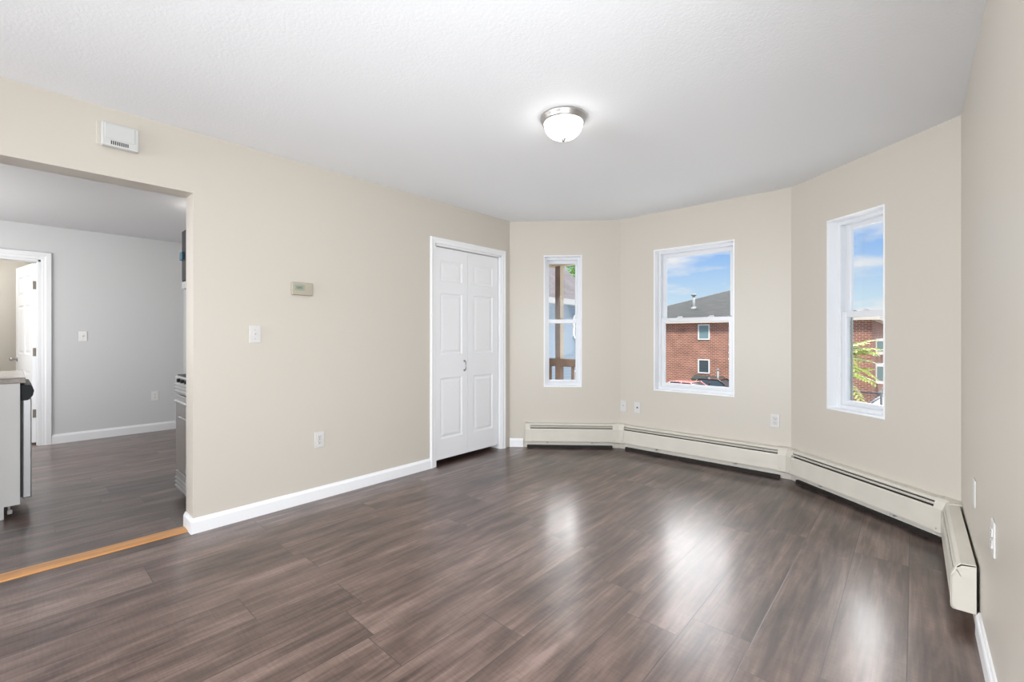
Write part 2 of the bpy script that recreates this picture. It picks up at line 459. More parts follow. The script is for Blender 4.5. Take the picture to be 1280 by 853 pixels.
# kitchen, closet and the room past the kitchen door
KD0, KD1, KDZ = -.60, .215, 2.03      # kitchen door opening in the grey wall
wall('wall_kitchen_back', (XK, -1.45), (XK, YN), [(KD0 + 1.45, KD1 + 1.45, -.15, KDZ)], grey_m, z1=KZ, t=.13)
wall('wall_kitchen_north', (XK - .13, YN), (XL - TW, YN), (), grey_m, z1=KZ, t=.1)
wall('wall_kitchen_south', (XL - TW, -1.45), (XK - .13, -1.45), [(1.35, 3.1, .85, 2.15)], grey_m, z1=KZ, t=.12)
wall('wall_closet_back', (-4.15, 2.40), (-4.15, 3.62), (), hall_m, t=.06)
wall('wall_closet_side', (-4.15, 3.62), (XL - TW, 3.62), (), hall_m, t=.03)
wall('wall_closet_near', (XL - TW, 2.40), (-4.15, 2.40), (), hall_m, t=.06)
wall('wall_hall_back', (-9.35, -1.30), (-9.35, 1.40), (), hall_m, z1=KZ, t=.1)
wall('wall_hall_north', (-9.35, 1.40), (XK - .13, 1.40), (), hall_m, z1=KZ, t=.09)
wall('wall_hall_south', (XK - .13, -1.30), (-9.35, -1.30), (), hall_m, z1=KZ, t=.1)

# baseboards
BP = [(0, 0), (.015, 0), (.015, .070), (.012, .078), (.009, .081), (.006, .090), (0, .091)]
def baseboard(name, path, hs=1.0, m=None):
    b = MB(); b.sweep(path, [(d, z * hs) for d, z in BP]); return struct(b.build(name, m or trim_m))
baseboard('baseboard_left', [(XL - TW, OPEN_Y1), (XL, OPEN_Y1), (XL, D0 - .060)])
baseboard('baseboard_bay_left', [A, (XL + .78 * .148, 3.60 + .626 * .148)])
baseboard('baseboard_right', [(XR, 2.585), (XR, YR)])
baseboard('baseboard_kitchen', [(XK, KD1 + .083), (XK, YN)], 1.15, trim2_m)


# ------------------------------------------------------------------ door leaves, casings
def casing(mb, x0, x1, zt, wd=.058, th=.018):
    """mitred casing round an opening, local x along the wall, room at -y"""
    prof = [(.004, 0), (.004, -.008), (.012, -.011), (.030, -.012), (.042, -th), (wd - .004, -th), (wd, -th + .004), (wd, 0)]
    def path(w_, y): return [(x0 - w_, y, 0), (x0 - w_, y, zt + w_), (x1 + w_, y, zt + w_), (x1 + w_, y, 0)]
    rings = [[mb.v(q) for q in path(w_, y)] for w_, y in prof]
    for a, b in zip(rings, rings[1:]):
        for i in range(3): mb.face([a[i], a[i + 1], b[i + 1], b[i]])
    return mb


def panel_leaf(mb, x0, x1, z0, z1, th, cols, rows, yf=0.0):
    """moulded door slab: front at y=yf (facing -y), back at yf+th; cols/rows = panel intervals"""
    xs = sorted({x0, x1, *[c for p in cols for c in p]}); zs = sorted({z0, z1, *[r for p in rows for r in p]})
    for side in (0, 1):
        def Y(dep): return yf + dep if side == 0 else yf + th - dep
        for xa, xb in zip(xs, xs[1:]):
            for za, zb in zip(zs, zs[1:]):
                ispan = (xa, xb) in cols and (za, zb) in rows
                if not ispan:
                    mb.face([mb.v((x, Y(0), z)) for x, z in ((xa, za), (xb, za), (xb, zb), (xa, zb))]); continue
                prev = None
                for ins, dep in ((0, 0), (.004, .004), (.012, .008), (.020, .008), (.042, .002)):
                    ring = [mb.v((x, Y(dep), z)) for x, z in ((xa + ins, za + ins), (xb - ins, za + ins), (xb - ins, zb - ins), (xa + ins, zb - ins))]
                    if prev:
                        for i in range(4): mb.face([prev[i], prev[(i + 1) % 4], ring[(i + 1) % 4], ring[i]])
                    prev = ring
                mb.face(prev)
    for (xa, za), (xb, zb) in (((x0, z0), (x1, z0)), ((x1, z0), (x1, z1)), ((x1, z1), (x0, z1)), ((x0, z1), (x0, z0))):
        mb.face([mb.v((xa, yf, za)), mb.v((xb, yf, zb)), mb.v((xb, yf + th, zb)), mb.v((xa, yf + th, za))])
    bmesh.ops.remove_doubles(mb.bm, verts=mb.bm.verts[:], dist=1e-5)
    return mb

# closet bifold door in the left wall: local x = world y, room at -y (local)
d1 = sroot('door_1', (XL, D0, 0), PI / 2)
W = D1 - D0
cs = MB(); casing(cs, 0, W, DZ); cs.build('casing', trim_m, d1)
jb = MB(); jb.box(-.002, .012, -.001, TW, 0, DZ); jb.box(W - .012, W + .002, -.001, TW, 0, DZ); jb.box(0, W, -.001, TW, DZ - .014, DZ + .002)
jb.build('jamb', trim_m, d1)
tk = MB(); tk.use(nickel_m); tk.box(.012, W - .012, .034, .062, DZ - .036, DZ - .012); tk.build('track', nickel_m, d1)
LZ0, LZ1 = .045, DZ - .022
for k, (xa, xb) in enumerate(((.014, .4235), (.4275, .858))):
    r = xb - xa; mid = (xa + xb) / 2; hw = .137
    lf = MB(); panel_leaf(lf, xa, xb, LZ0, LZ1, .032, [(mid - hw, mid + hw)], [(.235, .803), (1.025, 1.603), (1.713, 1.906)], .030)
    lo = lf.build('door_leaf', door_m, d1)
    if k == 0:
        hx = xb - .040
        hm = MB(); hm.tube([(hx, .030, .862), (hx, .012, .866), (hx, .006, .885), (hx, .006, .930), (hx, .012, .950), (hx, .030, .954)], .0055, 10)
        hm.lathe([(0, 0), (.0001, 0)], 4)
        hm.box(hx - .010, hx + .010, .0275, .0305, .852, .872, .003); hm.box(hx - .010, hx + .010, .0275, .0305, .944, .964, .003)
        hm.build('handle', nickel_m, lo)['label'] = 'small nickel pull handle'

# kitchen door, standing open into the hall
d2 = sroot('door_2', (XK, KD0, 0), PI / 2)
W2 = KD1 - KD0
cs = MB(); casing(cs, 0, W2, KDZ, .083, .02); cs.build('casing', trim2_m, d2)
jb = MB(); jb.box(-.002, .02, -.001, .13, 0, KDZ); jb.box(W2 - .02, W2 + .002, -.001, .13, 0, KDZ); jb.box(0, W2, -.001, .13, KDZ - .02, KDZ + .002)
jb.box(W2 - .032, W2 - .02, .035, .075, 0, KDZ - .02)
jb.build('jamb', trim2_m, d2)
# the leaf: hinged on the right jamb, swung about 99 degrees; built in its own frame (x from hinge to latch)
leaf = D.objects.new('door_leaf', None); C.objects.link(leaf); leaf.parent = d2
leaf.location = (W2 - .024, .137, 0); leaf.rotation_euler = (0, 0, math.radians(99))
LW = .76
lf = MB(); panel_leaf(lf, 0, LW, .02, KDZ - .028, .035, [(.11, .345), (.415, .65)], [(.24, .80), (.99, 1.55), (1.66, 1.88)], 0)
lf.build('slab', door_m, leaf)
kn = MB()
for sgn, y0 in ((-1, 0.0), (1, .035)):
    prof = [(0, 0), (.030, 0), (.030, .004), (.012, .008), (.010, .026), (.020, .036), (.026, .048), (.024, .058), (.012, .064), (0, .065)]
    k2 = MB(); k2.lathe(prof, 20)
    xf = Matrix.Translation((LW - .065, y0, .925)) @ Matrix.Rotation(sgn * -PI / 2, 4, 'X')
    bmesh.ops.transform(k2.bm, matrix=xf if sgn > 0 else Matrix.Translation((LW - .065, y0, .925)) @ Matrix.Rotation(PI / 2, 4, 'X'), verts=k2.bm.verts[:])
    tmp = D.meshes.new('t'); k2.bm.to_mesh(tmp); k2.bm.free(); kn.bm.from_mesh(tmp); D.meshes.remove(tmp)
kn.build('knob', nickel_m, leaf)
for z in (.34, 1.02, 1.76):
    hg = MB(); hg.box(-.004, .0005, .002, .034, z - .045, z + .045, .002, 1); hg.tube([(-.006, -.004, z - .048), (-.006, -.004, z + .048)], .007, 10)
    hg.build('hinge', bronze_m, leaf)


# ------------------------------------------------------------------ windows of the bay
def window(n, p, q, s0, s1, lock):
    p, q = Vector(p), Vector(q); d = (q - p).normalized()
    o = p + d * s0
    root = sroot('window_%d' % n, (o.x, o.y, WZ0), math.atan2(d.y, d.x))
    w_, h = s1 - s0, WZ1 - WZ0
    def ring(mb, x0, x1, z0, z1, wd, y0, y1, wt=None, wb=None, bev=.003):
        wt = wd if wt is None else wt; wb = wd if wb is None else wb
        mb.box(x0, x0 + wd, y0, y1, z0, z1, bev, 1); mb.box(x1 - wd, x1, y0, y1, z0, z1, bev, 1)
        mb.box(x0 + wd * .9, x1 - wd * .9, y0 + .0004, y1 - .0004, z1 - wt, z1 - .0004, bev, 1); mb.box(x0 + wd * .9, x1 - wd * .9, y0 + .0004, y1 - .0004, z0 + .0004, z0 + wb, bev, 1)
    li = MB(); ring(li, -.002, w_ + .002, -.002, h + .002, .011, -.003, .080, bev=.001); li.build('reveal_lining', trim_m, root)
    f = MB(); ring(f, .006, w_ - .006, .006, h - .006, .030, .078, .165, bev=.002)
    ring(f, .034, w_ - .034, .034, h - .034, .006, .1225, .1265, bev=.001)
    f.build('frame', vinyl_m, root)
    hm = h / 2; a = .034; st = .024 if n == 1 else .038
    up = MB(); ring(up, a, w_ - a, hm - .020, h - a, st, .128, .158, wt=.036, wb=.040); uo = up.build('upper_sash', vinyl_m, root)
    g = MB(); g.box(a + st - .004, w_ - a - st + .004, .141, .145, hm + .016, h - a - .032); g.build('pane', glass_m, uo)
    lw = MB(); ring(lw, a, w_ - a, a, hm + .022, st, .090, .121, wt=.042, wb=.032 if n == 1 else .038)
    lw.box(a + .06, w_ - a - .06, .083, .092, a + .010, a + .020, .002, 1)
    lo = lw.build('lower_sash', vinyl_m, root)
    g = MB(); g.box(a + st - .004, w_ - a - st + .004, .103, .107, a + .028, hm - .016); g.build('pane', glass_m, lo)
    sf = MB(); ring(sf, .036, w_ - .036, .036, hm + .01, .014, .166, .174, bev=.001); sf.build('screen_frame', screen_m, root)
    for lx in lock:
        lk = MB(); lk.box(lx - .028, lx + .028, .098, .118, hm + .021, hm + .027, .002, 1); lk.box(lx - .012, lx + .024, .090, .108, hm + .026, hm + .036, .003, 1)
        lk.build('sash_lock', bronze_m if n == 1 else vinyl_m, lo)
    if n == 2:
        tl = MB(); tl.box(w_ - a - .055, w_ - a - .020, .094, .108, hm + .021, hm + .029, .002, 1); tl.build('tilt_latch', screen_m, lo)
    return root
window(1, *WIN[1], lock=[.19])
window(2, *WIN[2], lock=[.22, .52])
window(3, *WIN[3], lock=[.22])


# ------------------------------------------------------------------ wall plates
def wall_frame(p, q, s, z):
    p, q = Vector(p), Vector(q); d = (q - p).normalized(); o = p + d * s
    return (o.x, o.y, z), math.atan2(d.y, d.x)

def plate_mesh(w_=.070, h=.115, t=.006):
    mb = MB(); mb.box(-w_ / 2, w_ / 2, -t, .0, -h / 2, h / 2, .0025, 2); return mb

def make_outlet(label, loc, rz, group):
    r = thing('wall_outlet', label, 'outlet', loc, rz, group)
    plate_mesh().build('plate', plastic_m, r)
    for zc in (.0195, -.0195):
        f = MB(); f.box(-.0165, .0165, -.0085, -.0055, zc - .0145, zc + .0145, .0035, 2); fo = f.build('receptacle', plastic_m, r)
        h = MB()
        h.box(-.0075, -.0050, -.0089, -.0080, zc - .001, zc + .008); h.box(.0050, .0075, -.0089, -.0080, zc - .001, zc + .006)
        h.box(-.0025, .0025, -.0089, -.0080, zc - .010, zc - .005, .0004, 1); h.build('slots', slot_m, fo)
    sc_ = MB(); sc_.box(-.003, .003, -.0072, -.0058, -.003, .003, .001, 1); sc_.build('screw', nickel_m, r)
    return r
OG = 'white duplex outlets'
(l, a) = wall_frame((XL, 0), (XL, 1), 1.511, .437)
out0 = make_outlet('white duplex outlet low on the left wall between opening and closet door', l, a, OG)
def place_copy(src, label, loc, rz):
    c = copy_tree(src); c.location = loc; c.rotation_euler = (0, 0, rz); c['label'] = label; return c
l, a = wall_frame(B_, C_, 1.463, .477); place_copy(out0, 'white duplex outlet under the middle bay window, above the long heater', l, a)
l, a = wall_frame((XR, 3), (XR, 0), .83, .530); place_copy(out0, 'white duplex outlet on the right wall above the end of the short heater', l, a)
l, a = wall_frame((XK, 0), (XK, 1), 1.204, .445); place_copy(out0, 'white duplex outlet on the grey kitchen wall above its baseboard', l, a)

def make_switch(label, loc, rz):
    r = thing('light_switch', label, 'light switch', loc, rz, 'white toggle switches')
    plate_mesh().build('plate', plastic_m, r)
    t = MB(); t.box(-.0055, .0055, -.0075, -.0055, -.0125, .0125, .001, 1)
    t.extrude([(-.006, -.006), (-.020, .006), (-.020, .012), (-.006, .006)], 'x', -.004, .004); t.build('toggle', plastic_m, r)
    for z in (.030, -.030):
        s = MB(); s.box(-.003, .003, -.0072, -.0058, z - .003, z + .003, .001, 1); s.build('screw', nickel_m, r)
    return r
l, a = wall_frame((XL, 0), (XL, 1), 1.078, 1.210)
sw0 = make_switch('white toggle switch on the cream left wall below the thermostat', l, a)
l, a = wall_frame((XK, 0), (XK, 1), .549, 1.195); place_copy(sw0, 'white toggle switch on the grey kitchen wall beside the open door', l, a)

def make_jack(label, loc, rz, kind):
    r = thing('wall_jack', label, 'wall jack', loc, rz, 'low voltage wall jacks')
    plate_mesh().build('plate', plastic_m, r)
    j = MB()
    if kind == 'coax':
        j.lathe([(0, 0), (.0055, 0), (.0055, .012), (.004, .012), (.004, .004), (0, .004)], 16)
        bmesh.ops.transform(j.bm, matrix=Matrix.Translation((0, -.0055, .006)) @ Matrix.Rotation(PI / 2, 4, 'X'), verts=j.bm.verts[:])
        j.build('connector', nickel_m, r)
    else:
        j.box(-.008, .008, -.0068, -.0050, -.008, .008, .001, 1); j.build('socket', slot_m, r)
    return r
l, a = wall_frame(B_, C_, .046, .455); make_jack('white cable jack plate tight in the left corner of the middle bay wall', l, a, 'coax')
l, a = wall_frame(B_, C_, .205, .455); make_jack('white phone jack plate just right of the corner cable jack', l, a, 'phone')
l, a = wall_frame((XR, 3), (XR, 0), .22, .520)
bp = thing('blank_wall_plate', 'plain white blank plate on the right wall over the corner heater', 'wall plate', l, a)
plate_mesh().build('plate', plastic_m, bp)
for z in (.042, -.042):
    s = MB(); s.box(-.003, .003, -.0072, -.0058, z - .003, z + .003, .001, 1); s.build('screw', plastic_m, bp)

# thermostat on the left wall
l, a = wall_frame((XL, 0), (XL, 1), 1.380, 1.533)
th = thing('thermostat', 'beige rectangular thermostat with small grey display on the left wall', 'thermostat', l, a)
m_ = MB(); m_.box(-.066, .066, -.006, 0, -.038, .038, .002, 1); m_.build('base_plate', beige_m, th)
m_ = MB(); m_.box(-.073, .073, -.030, -.004, -.045, .045, .005, 3); bo = m_.build('cover', beige_m, th)
m_ = MB(); m_.box(-.058, .012, -.0312, -.029, -.012, .028, .001, 1); dsp = m_.build('display', lcd_m, th)
m_ = MB()
def digit(mb, x, z, segs, w_=.008, h=.015, t=.0018):
    S = {'a': (0, w_, h - t, h), 'b': (w_ - t, w_, h / 2, h), 'c': (w_ - t, w_, 0, h / 2), 'd': (0, w_, 0, t), 'e': (0, t, 0, h / 2), 'f': (0, t, h / 2, h), 'g': (0, w_, h / 2 - t / 2, h / 2 + t / 2)}
    for k in segs:
        q = S[k]; mb.box(x + q[0], x + q[1], -.0318, -.0311, z + q[2], z + q[3])
for i, sg in enumerate(('abc', 'abgedc', 'abcdef', 'acdfg')): digit(m_, -.050 + i * .0125, .000, sg)
m_.build('display_digits', ink_m, dsp)
for i in range(2):
    m_ = MB(); m_.box(.030, .052, -.0325, -.0295, -.016 + i * .022, -.006 + i * .022, .0015, 2); m_.build('button', beige_m, th)

# door chime box over the opening
l, a = wall_frame((XL, 0), (XL, 1), .392, 2.287)
ch = thing('door_chime', 'white plastic chime box with dark vent slots over the kitchen opening', 'door chime', l, a)
m_ = MB(); m_.box(-.090, .088, -.006, 0, -.060, .062, .002, 1); m_.build('back_plate', wall_m, ch)
m_ = MB(); m_.box(-.072, .082, -.045, -.004, -.066, .060, .006, 3); m_.box(-.060, .066, -.048, -.044, -.030, .050, .002, 1); cv_ = m_.build('cover', chime_m, ch)
m_ = MB()
for i in range(9): m_.box(-.035 + i * .0085, -.0305 + i * .0085, -.0457, -.0440, -.056, -.036)
m_.build('vent_slots', slot_m, ch)


# ------------------------------------------------------------------ ceiling lamps
def ceiling_lamp(label, loc, strength, name='ceiling_light'):
    r = thing(name, label, 'ceiling light', loc, 0, 'flush dome ceiling lights')
    p = MB(); p.lathe([(0, 0), (.130, 0), (.131, -.004), (.129, -.014), (.122, -.020), (.121, -.030), (.117, -.036), (.111, -.038), (.108, -.036), (.100, -.030), (0, -.030)], 64); p.build('pan', nickel_m, r)
    g = MB()
    prof = [(.109, -.032)] + [(.109 * math.cos(t * PI / 2 * .1 * 1.0) ** .75, -.034 - .086 * math.sin(t * PI / 2 * .1)) for t in range(0, 10)] + [(0.0, -.121)]
    g.lathe(prof, 64); g.build('glass_dome', lamp_mat('frosted_lamp_glass', strength), r)
    f = MB(); f.lathe([(0, -.118), (.0155, -.1185), (.016, -.123), (.010, -.128), (.009, -.134), (.005, -.138), (0, -.139)], 24); f.build('finial', nickel_m, r)
    return r
ceiling_lamp('nickel rimmed frosted dome light in the middle of the ceiling', (-1.478, 2.09, H), LAMP)
ceiling_lamp('frosted dome light on the kitchen ceiling near the stove', (-4.95, 1.28, KZ), 30)
ceiling_lamp('unseen dome light added to brighten the room past the kitchen door', (-8.35, -.55, KZ), 140)  # unseen lamp, added to light the hall


# ------------------------------------------------------------------ baseboard heaters
def heater(label, p, q, s0, s1, ends, lip=True, group='ivory baseboard heaters'):
    """finned baseboard heater along the wall p->q from s0 to s1; local room side is -y"""
    pv, qv = Vector(p), Vector(q); d = (qv - pv).normalized(); o = pv + d * s0; L = s1 - s0
    r = thing('baseboard_heater', label, 'heater', (o.x, o.y, 0), math.atan2(d.y, d.x), group)
    b = MB(); b.extrude([(-.001, .022), (-.004, .022), (-.004, .266), (-.001, .266)], 'x', 0, L); b.build('back_plate', heater_m, r)
    t = MB(); t.extrude([(-.003, .2665), (-.046, .2615), (-.058, .250), (-.058, .2455), (-.055, .2455), (-.044, .2565), (-.003, .2625)], 'x', 0, L); t.build('top_cover', heater_m, r)
    dm = MB(); dm.extrude([(-.056, .2365), (-.0645, .2345), (-.0665, .2305), (-.0655, .2295), (-.0635, .2330), (-.058, .2345), (-.046, .2100), (-.045, .2110)], 'x', 0, L); dm.build('damper', heater_m, r)
    f = MB(); f.extrude([(-.0655, .213), (-.0720, .2125), (-.0745, .204), (-.0745, .084), (-.0715, .075), (-.062, .072), (-.062, .074), (-.070, .078), (-.0725, .086), (-.0725, .203), (-.071, .2108), (-.0655, .2112)], 'x', 0, L); f.build('front_panel', heater_m, r)
    e = MB(); e.box(.01, L - .012, -.050, -.012, .085, .225); e.build('fin_element', fin_m, r)
    n = max(2, int(L / .5))
    for i in range(n):
        sp = MB(); x = L * (i + .5) / n; sp.box(x - .012, x + .012, -.066, -.004, .058, .0715, .001, 1); sp.build('panel_bracket', galv_m, r)
    if lip:
        lp = MB(); lp.box(.02, L - .02, -.030, -.004, .0, .026); lp.build('floor_lip', fin_m, r)
    for x0, x1 in ends:
        c = MB(); c.extrude([(-.001, .070), (-.070, .070), (-.0765, .078), (-.0765, .208), (-.060, .250), (-.047, .2645), (-.001, .2695)], 'x', x0, x1)
        bmesh.ops.bevel(c.bm, geom=c.bm.edges[:], offset=.003, segments=2, profile=.5, affect='EDGES')
        c.build('end_cap', heater_m, r)
    return r
def unit(p, q): 
    d = (Vector(q) - Vector(p)); return d.normalized(), d.length
LAB = math.dist(A, B_); LBC = math.dist(B_, C_); LCE = math.dist(C_, E_)
heater('short ivory baseboard heater under the narrow bay window beside the closet', A, B_, .17, LAB - .06, [(-.001, .055)])
heater('long ivory baseboard heater under the middle bay window', B_, C_, .06, LBC - .06, [])
heater('ivory baseboard heater under the tall window nearest the right wall', C_, E_, .06, LCE - .06, [])
heater('short ivory baseboard heater along the right wall ending in a cap', E_, (XR, 0), .06, E_[1] - 2.60, [(E_[1] - 2.60 - .06 - .030, E_[1] - 2.60 - .06)], lip=False).location.x -= .009

def corner_cover(label, p, c, q, s=.085):
    d0, _ = unit(c, p); d1, _ = unit(c, q); c = Vector(c)
    r = thing('heater_corner_cover', label, 'heater cover', (c.x, c.y, 0), 0, 'heater corner covers')
    prof = [(.001, .067), (.068, .067), (.0785, .075), (.0785, .210), (.062, .2525), (.049, .2665), (.001, .2715)]
    m = MB(); m.sweep([tuple(d0 * s), (0, 0), tuple(d1 * s)], prof); m.build('cover', heater_m, r)
    for dd, other in ((d0, 0), (d1, 1)):
        nrm = Vector((dd.y, -dd.x)) * (-1 if other == 0 else 1)
        ctr = dd * (s - .016) + nrm * .0775
        sc_ = MB(); sc_.box(ctr.x - .004, ctr.x + .004, ctr.y - .004, ctr.y + .004, .091, .099, .001, 1); sc_.build('screw', nickel_m, r)
        ctr = dd * (s - .016) + nrm * .025
        sc_ = MB(); sc_.box(ctr.x - .004, ctr.x + .004, ctr.y - .004, ctr.y + .004, .2675, .2715, .001, 1); sc_.build('screw', nickel_m, r)
    return r
corner_cover('ivory heater corner cover at the left bend of the bay', A, B_, C_)
corner_cover('ivory heater corner cover at the right bend of the bay', B_, C_, E_)
corner_cover('ivory heater corner cover where the bay meets the right wall', C_, E_, (XR, 0))


# ------------------------------------------------------------------ threshold
ts = MB(); ts.extrude([(XL - .155, 0), (XL - .150, .007), (XL - .100, .010), (XL - .055, .007), (XL - .048, 0)], 'y', OPEN_Y0, OPEN_Y1 - .016)
tag(ts.build('threshold_strip', oak_m, origin=(XL - .1, .07, 0)), 'orange oak threshold strip across the floor of the kitchen opening', 'threshold')

# ------------------------------------------------------------------ kitchen
CX1 = -4.42          # end of the counter run nearest the camera
cb = thing('base_cabinet', 'white base cabinet end panel at the left edge, holding the dishwasher', 'cabinet', (CX1, -.28, 0))
m_ = MB(); m_.extrude([(.319 - .0, .08), (.319, .885), (-.32, .885), (-.32, 0), (.247, 0), (.247, .08)], 'x', -.018, 0); m_.build('end_panel', cab_m, cb)
m_ = MB(); m_.box(-.87, -.66, -.32, .30, .08, .885); m_.box(-.87, -.66, -.32, .23, 0, .08); m_.build('body', cab_m, cb)
m_ = MB(); m_.box(-.868, -.662, .300, .319, .09, .72, .003, 1); dd = m_.build('door', cab_m, cb)
m_ = MB(); m_.box(-.868, -.662, .300, .319, .735, .875, .003, 1); m_.build('drawer', cab_m, cb)
m_ = MB(); m_.box(-.640, -.022, .236, .246, 0, .09); m_.build('toe_kick', cab_m, cb)
m_ = MB(); m_.box(-.028, -.018, .262, .285, .022, .050, .003, 1); m_.tube([(-.02, .27, .05), (-.02, .27, .08)], .006, 8); m_.build('levelling_foot', galv_m, cb)
wt = thing('worktop', 'grey laminate worktop with pale top over the dishwasher', 'countertop', (CX1, -.28, .885))
m_ = MB(); m_.use(counter_m); m_.box(-.885, .012, -.32, .345, .001, .034, .003, 1); m_.build('edge_band', counter_m, wt)
m_ = MB(); m_.box(-.884, .011, -.319, .343, .0345, .039, .002, 1); m_.build('top_sheet', countertop_m, wt)
dw = thing('dishwasher', 'stainless dishwasher with black console beside the white end panel', 'dishwasher', (CX1 - .022, -.28, 0))
m_ = MB(); m_.box(-.598, -.002, -.29, .300, .10, .870); m_.build('tub', black_m, dw)
m_ = MB(); m_.box(-.598, -.002, .330, .372, .11, .775, .006, 2); m_.build('door', mat('satin_stainless', (.40, .405, .415), .42, metal=1.0, bump=(60, .04, .001)), dw)
m_ = MB(); m_.box(-.594, -.006, .298, .332, .12, .770); m_.build('door_liner', slot_m, dw)
m_ = MB(); m_.extrude([(.322, .765), (.355, .765), (.378, .795), (.384, .830), (.368, .868), (.322, .872)], 'x', -.599, -.001)
bmesh.ops.bevel(m_.bm, geom=m_.bm.edges[:], offset=.003, segments=2, profile=.5, affect='EDGES'); m_.build('console', black_m, dw)
m_ = MB(); m_.box(-.58, -.02, .215, .226, .02, .10); m_.build('kick_plate', black_m, dw)
for x in (-.58, -.02):
    for y in (-.25, .20): m_ = MB(); m_.tube([(x, y, 0), (x, y, .105)], .012, 8); m_.build('foot', galv_m, dw)

SX0, SX1, SY0, SY1 = -4.16, -3.45, .83, 1.485
st = thing('stove', 'stainless steel range seen edge-on behind the opening', 'stove', ((SX0 + SX1) / 2, (SY0 + SY1) / 2, 0))
oo = st.location.copy()
def sb(name, m, fn, parent=st):
    mb = MB(); fn(mb); o = mb.build(name, m, parent); 
    return o
def rel(mb): bmesh.ops.translate(mb.bm, vec=-oo, verts=mb.bm.verts[:])
m_ = MB(); m_.box(SX0, SX1, SY0 + .03, SY1, .04, .895, .004, 1); rel(m_); m_.build('body', steel_m, st)
m_ = MB(); m_.box(SX0 + .004, SX1 - .004, SY0, SY0 + .03, .20, .76, .006, 2); m_.box(SX0 + .1, SX1 - .1, SY0 - .002, SY0 + .002, .33, .60, .001, 1); rel(m_); od = m_.build('oven_door', steel_m, st)
m_ = MB(); m_.tube([(SX0 + .05, SY0 - .012, .715), (SX1 - .05, SY0 - .012, .715)], .011, 12); m_.tube([(SX0 + .06, SY0 + .004, .715), (SX0 + .06, SY0 - .012, .715)], .008, 8); m_.tube([(SX1 - .06, SY0 + .004, .715), (SX1 - .06, SY0 - .012, .715)], .008, 8); rel(m_); m_.build('oven_handle', steel_m, od)
m_ = MB(); m_.box(SX0 + .004, SX1 - .004, SY0, SY0 + .03, .05, .19, .006, 2)
for z in (.075, .105, .135): m_.tube([(SX0 + .01, SY0, z), (SX1 - .01, SY0, z)], .009, 8)
rel(m_); m_.build('drawer', steel_m, st)
m_ = MB(); m_.box(SX0, SX1, SY0 - .004, SY0 + .04, .77, .90, .008, 2)
for z in (.790, .815, .840): m_.tube([(SX0 + .01, SY0 - .004, z), (SX1 - .01, SY0 - .004, z)], .008, 8)
rel(m_); cp = m_.build('control_panel', steel_m, st)
for i in range(5):
    m_ = MB(); m_.lathe([(0, 0), (.019, 0), (.017, .022), (.004, .024), (0, .024)], 20)
    bmesh.ops.transform(m_.bm, matrix=Matrix.Translation((SX0 + .14 + i * .108, SY0 - .004, .872)) @ Matrix.Rotation(PI / 2, 4, 'X') @ Matrix.Scale(.75, 4), verts=m_.bm.verts[:]); rel(m_); m_.build('knob', black_m, cp)
m_ = MB(); m_.box(SX0, SX1, SY0 + .01, SY1, .895, .908, .004, 1); rel(m_); m_.build('cooktop', black_m, st)
for gx in (SX0 + .03, SX0 + .37):
    m_ = MB(); m_.box(gx, gx + .31, SY0 + .06, SY0 + .075, .925, .948, .004, 1); m_.box(gx, gx + .31, SY1 - .14, SY1 - .125, .925, .948, .004, 1)
    for k in range(4): m_.box(gx + .01 + k * .093, gx + .023 + k * .093, SY0 + .062, SY1 - .127, .925, .952, .004, 1)
    for px_ in (gx + .005, gx + .29):
        for py_ in (SY0 + .062, SY1 - .14): m_.box(px_, px_ + .014, py_, py_ + .014, .906, .93)
    rel(m_); m_.build('grate', black_m, st)
m_ = MB(); m_.box(SX0, SX1, SY1 - .05, SY1, .895, 1.02, .006, 2); rel(m_); m_.build('back_guard', steel_m, st)
for x in (SX0 + .05, SX1 - .05):
    for y in (SY0 + .08, SY1 - .06): m_ = MB(); m_.tube([(x, y, 0), (x, y, .05)], .016, 8); rel(m_); m_.build('foot', black_m, st)

MX0, MX1, MY0 = -4.17, -3.45, .870
mw = thing('microwave', 'dark microwave hanging over the stove, its blue sticker showing', 'microwave', ((MX0 + MX1) / 2, 1.18, 1.556))
oo = mw.location.copy()
m_ = MB(); m_.box(MX0, MX1, MY0 + .03, YN - .001, 1.556, 2.0, .004, 1); rel(m_); m_.build('case', slot_m, mw)
m_ = MB(); m_.box(MX0, MX1 - .16, MY0, MY0 + .028, 1.615, 1.998, .006, 2); rel(m_); md = m_.build('door', black_m, mw)
m_ = MB(); m_.box(MX1 - .158, MX1, MY0, MY0 + .028, 1.615, 1.998, .006, 2); rel(m_); m_.build('keypad_panel', black_m, mw)
m_ = MB(); m_.tube([(MX1 - .185, MY0 - .03, 1.66), (MX1 - .185, MY0 - .03, 1.95)], .010, 10); m_.tube([(MX1 - .185, MY0 + .005, 1.67), (MX1 - .185, MY0 - .03, 1.67)], .007, 8); m_.tube([(MX1 - .185, MY0 + .005, 1.94), (MX1 - .185, MY0 - .03, 1.94)], .007, 8); rel(m_); m_.build('handle', steel_m, md)
m_ = MB(); m_.box(MX0, MX1, MY0, MY0 + .03, 1.556, 1.612, .004, 1); rel(m_); m_.build('vent_grille', steel_m, mw)
sticker_m = mat('blue_sticker_paper', (.05, .16, .24), .5)
m_ = MB(); m_.box(MX0 - .002, MX0 + .07, MY0 - .014, MY0 + .001, 1.775, 1.835, .002, 1); rel(m_); m_.build('energy_sticker', sticker_m, md)['label'] = 'blue paper sticker'


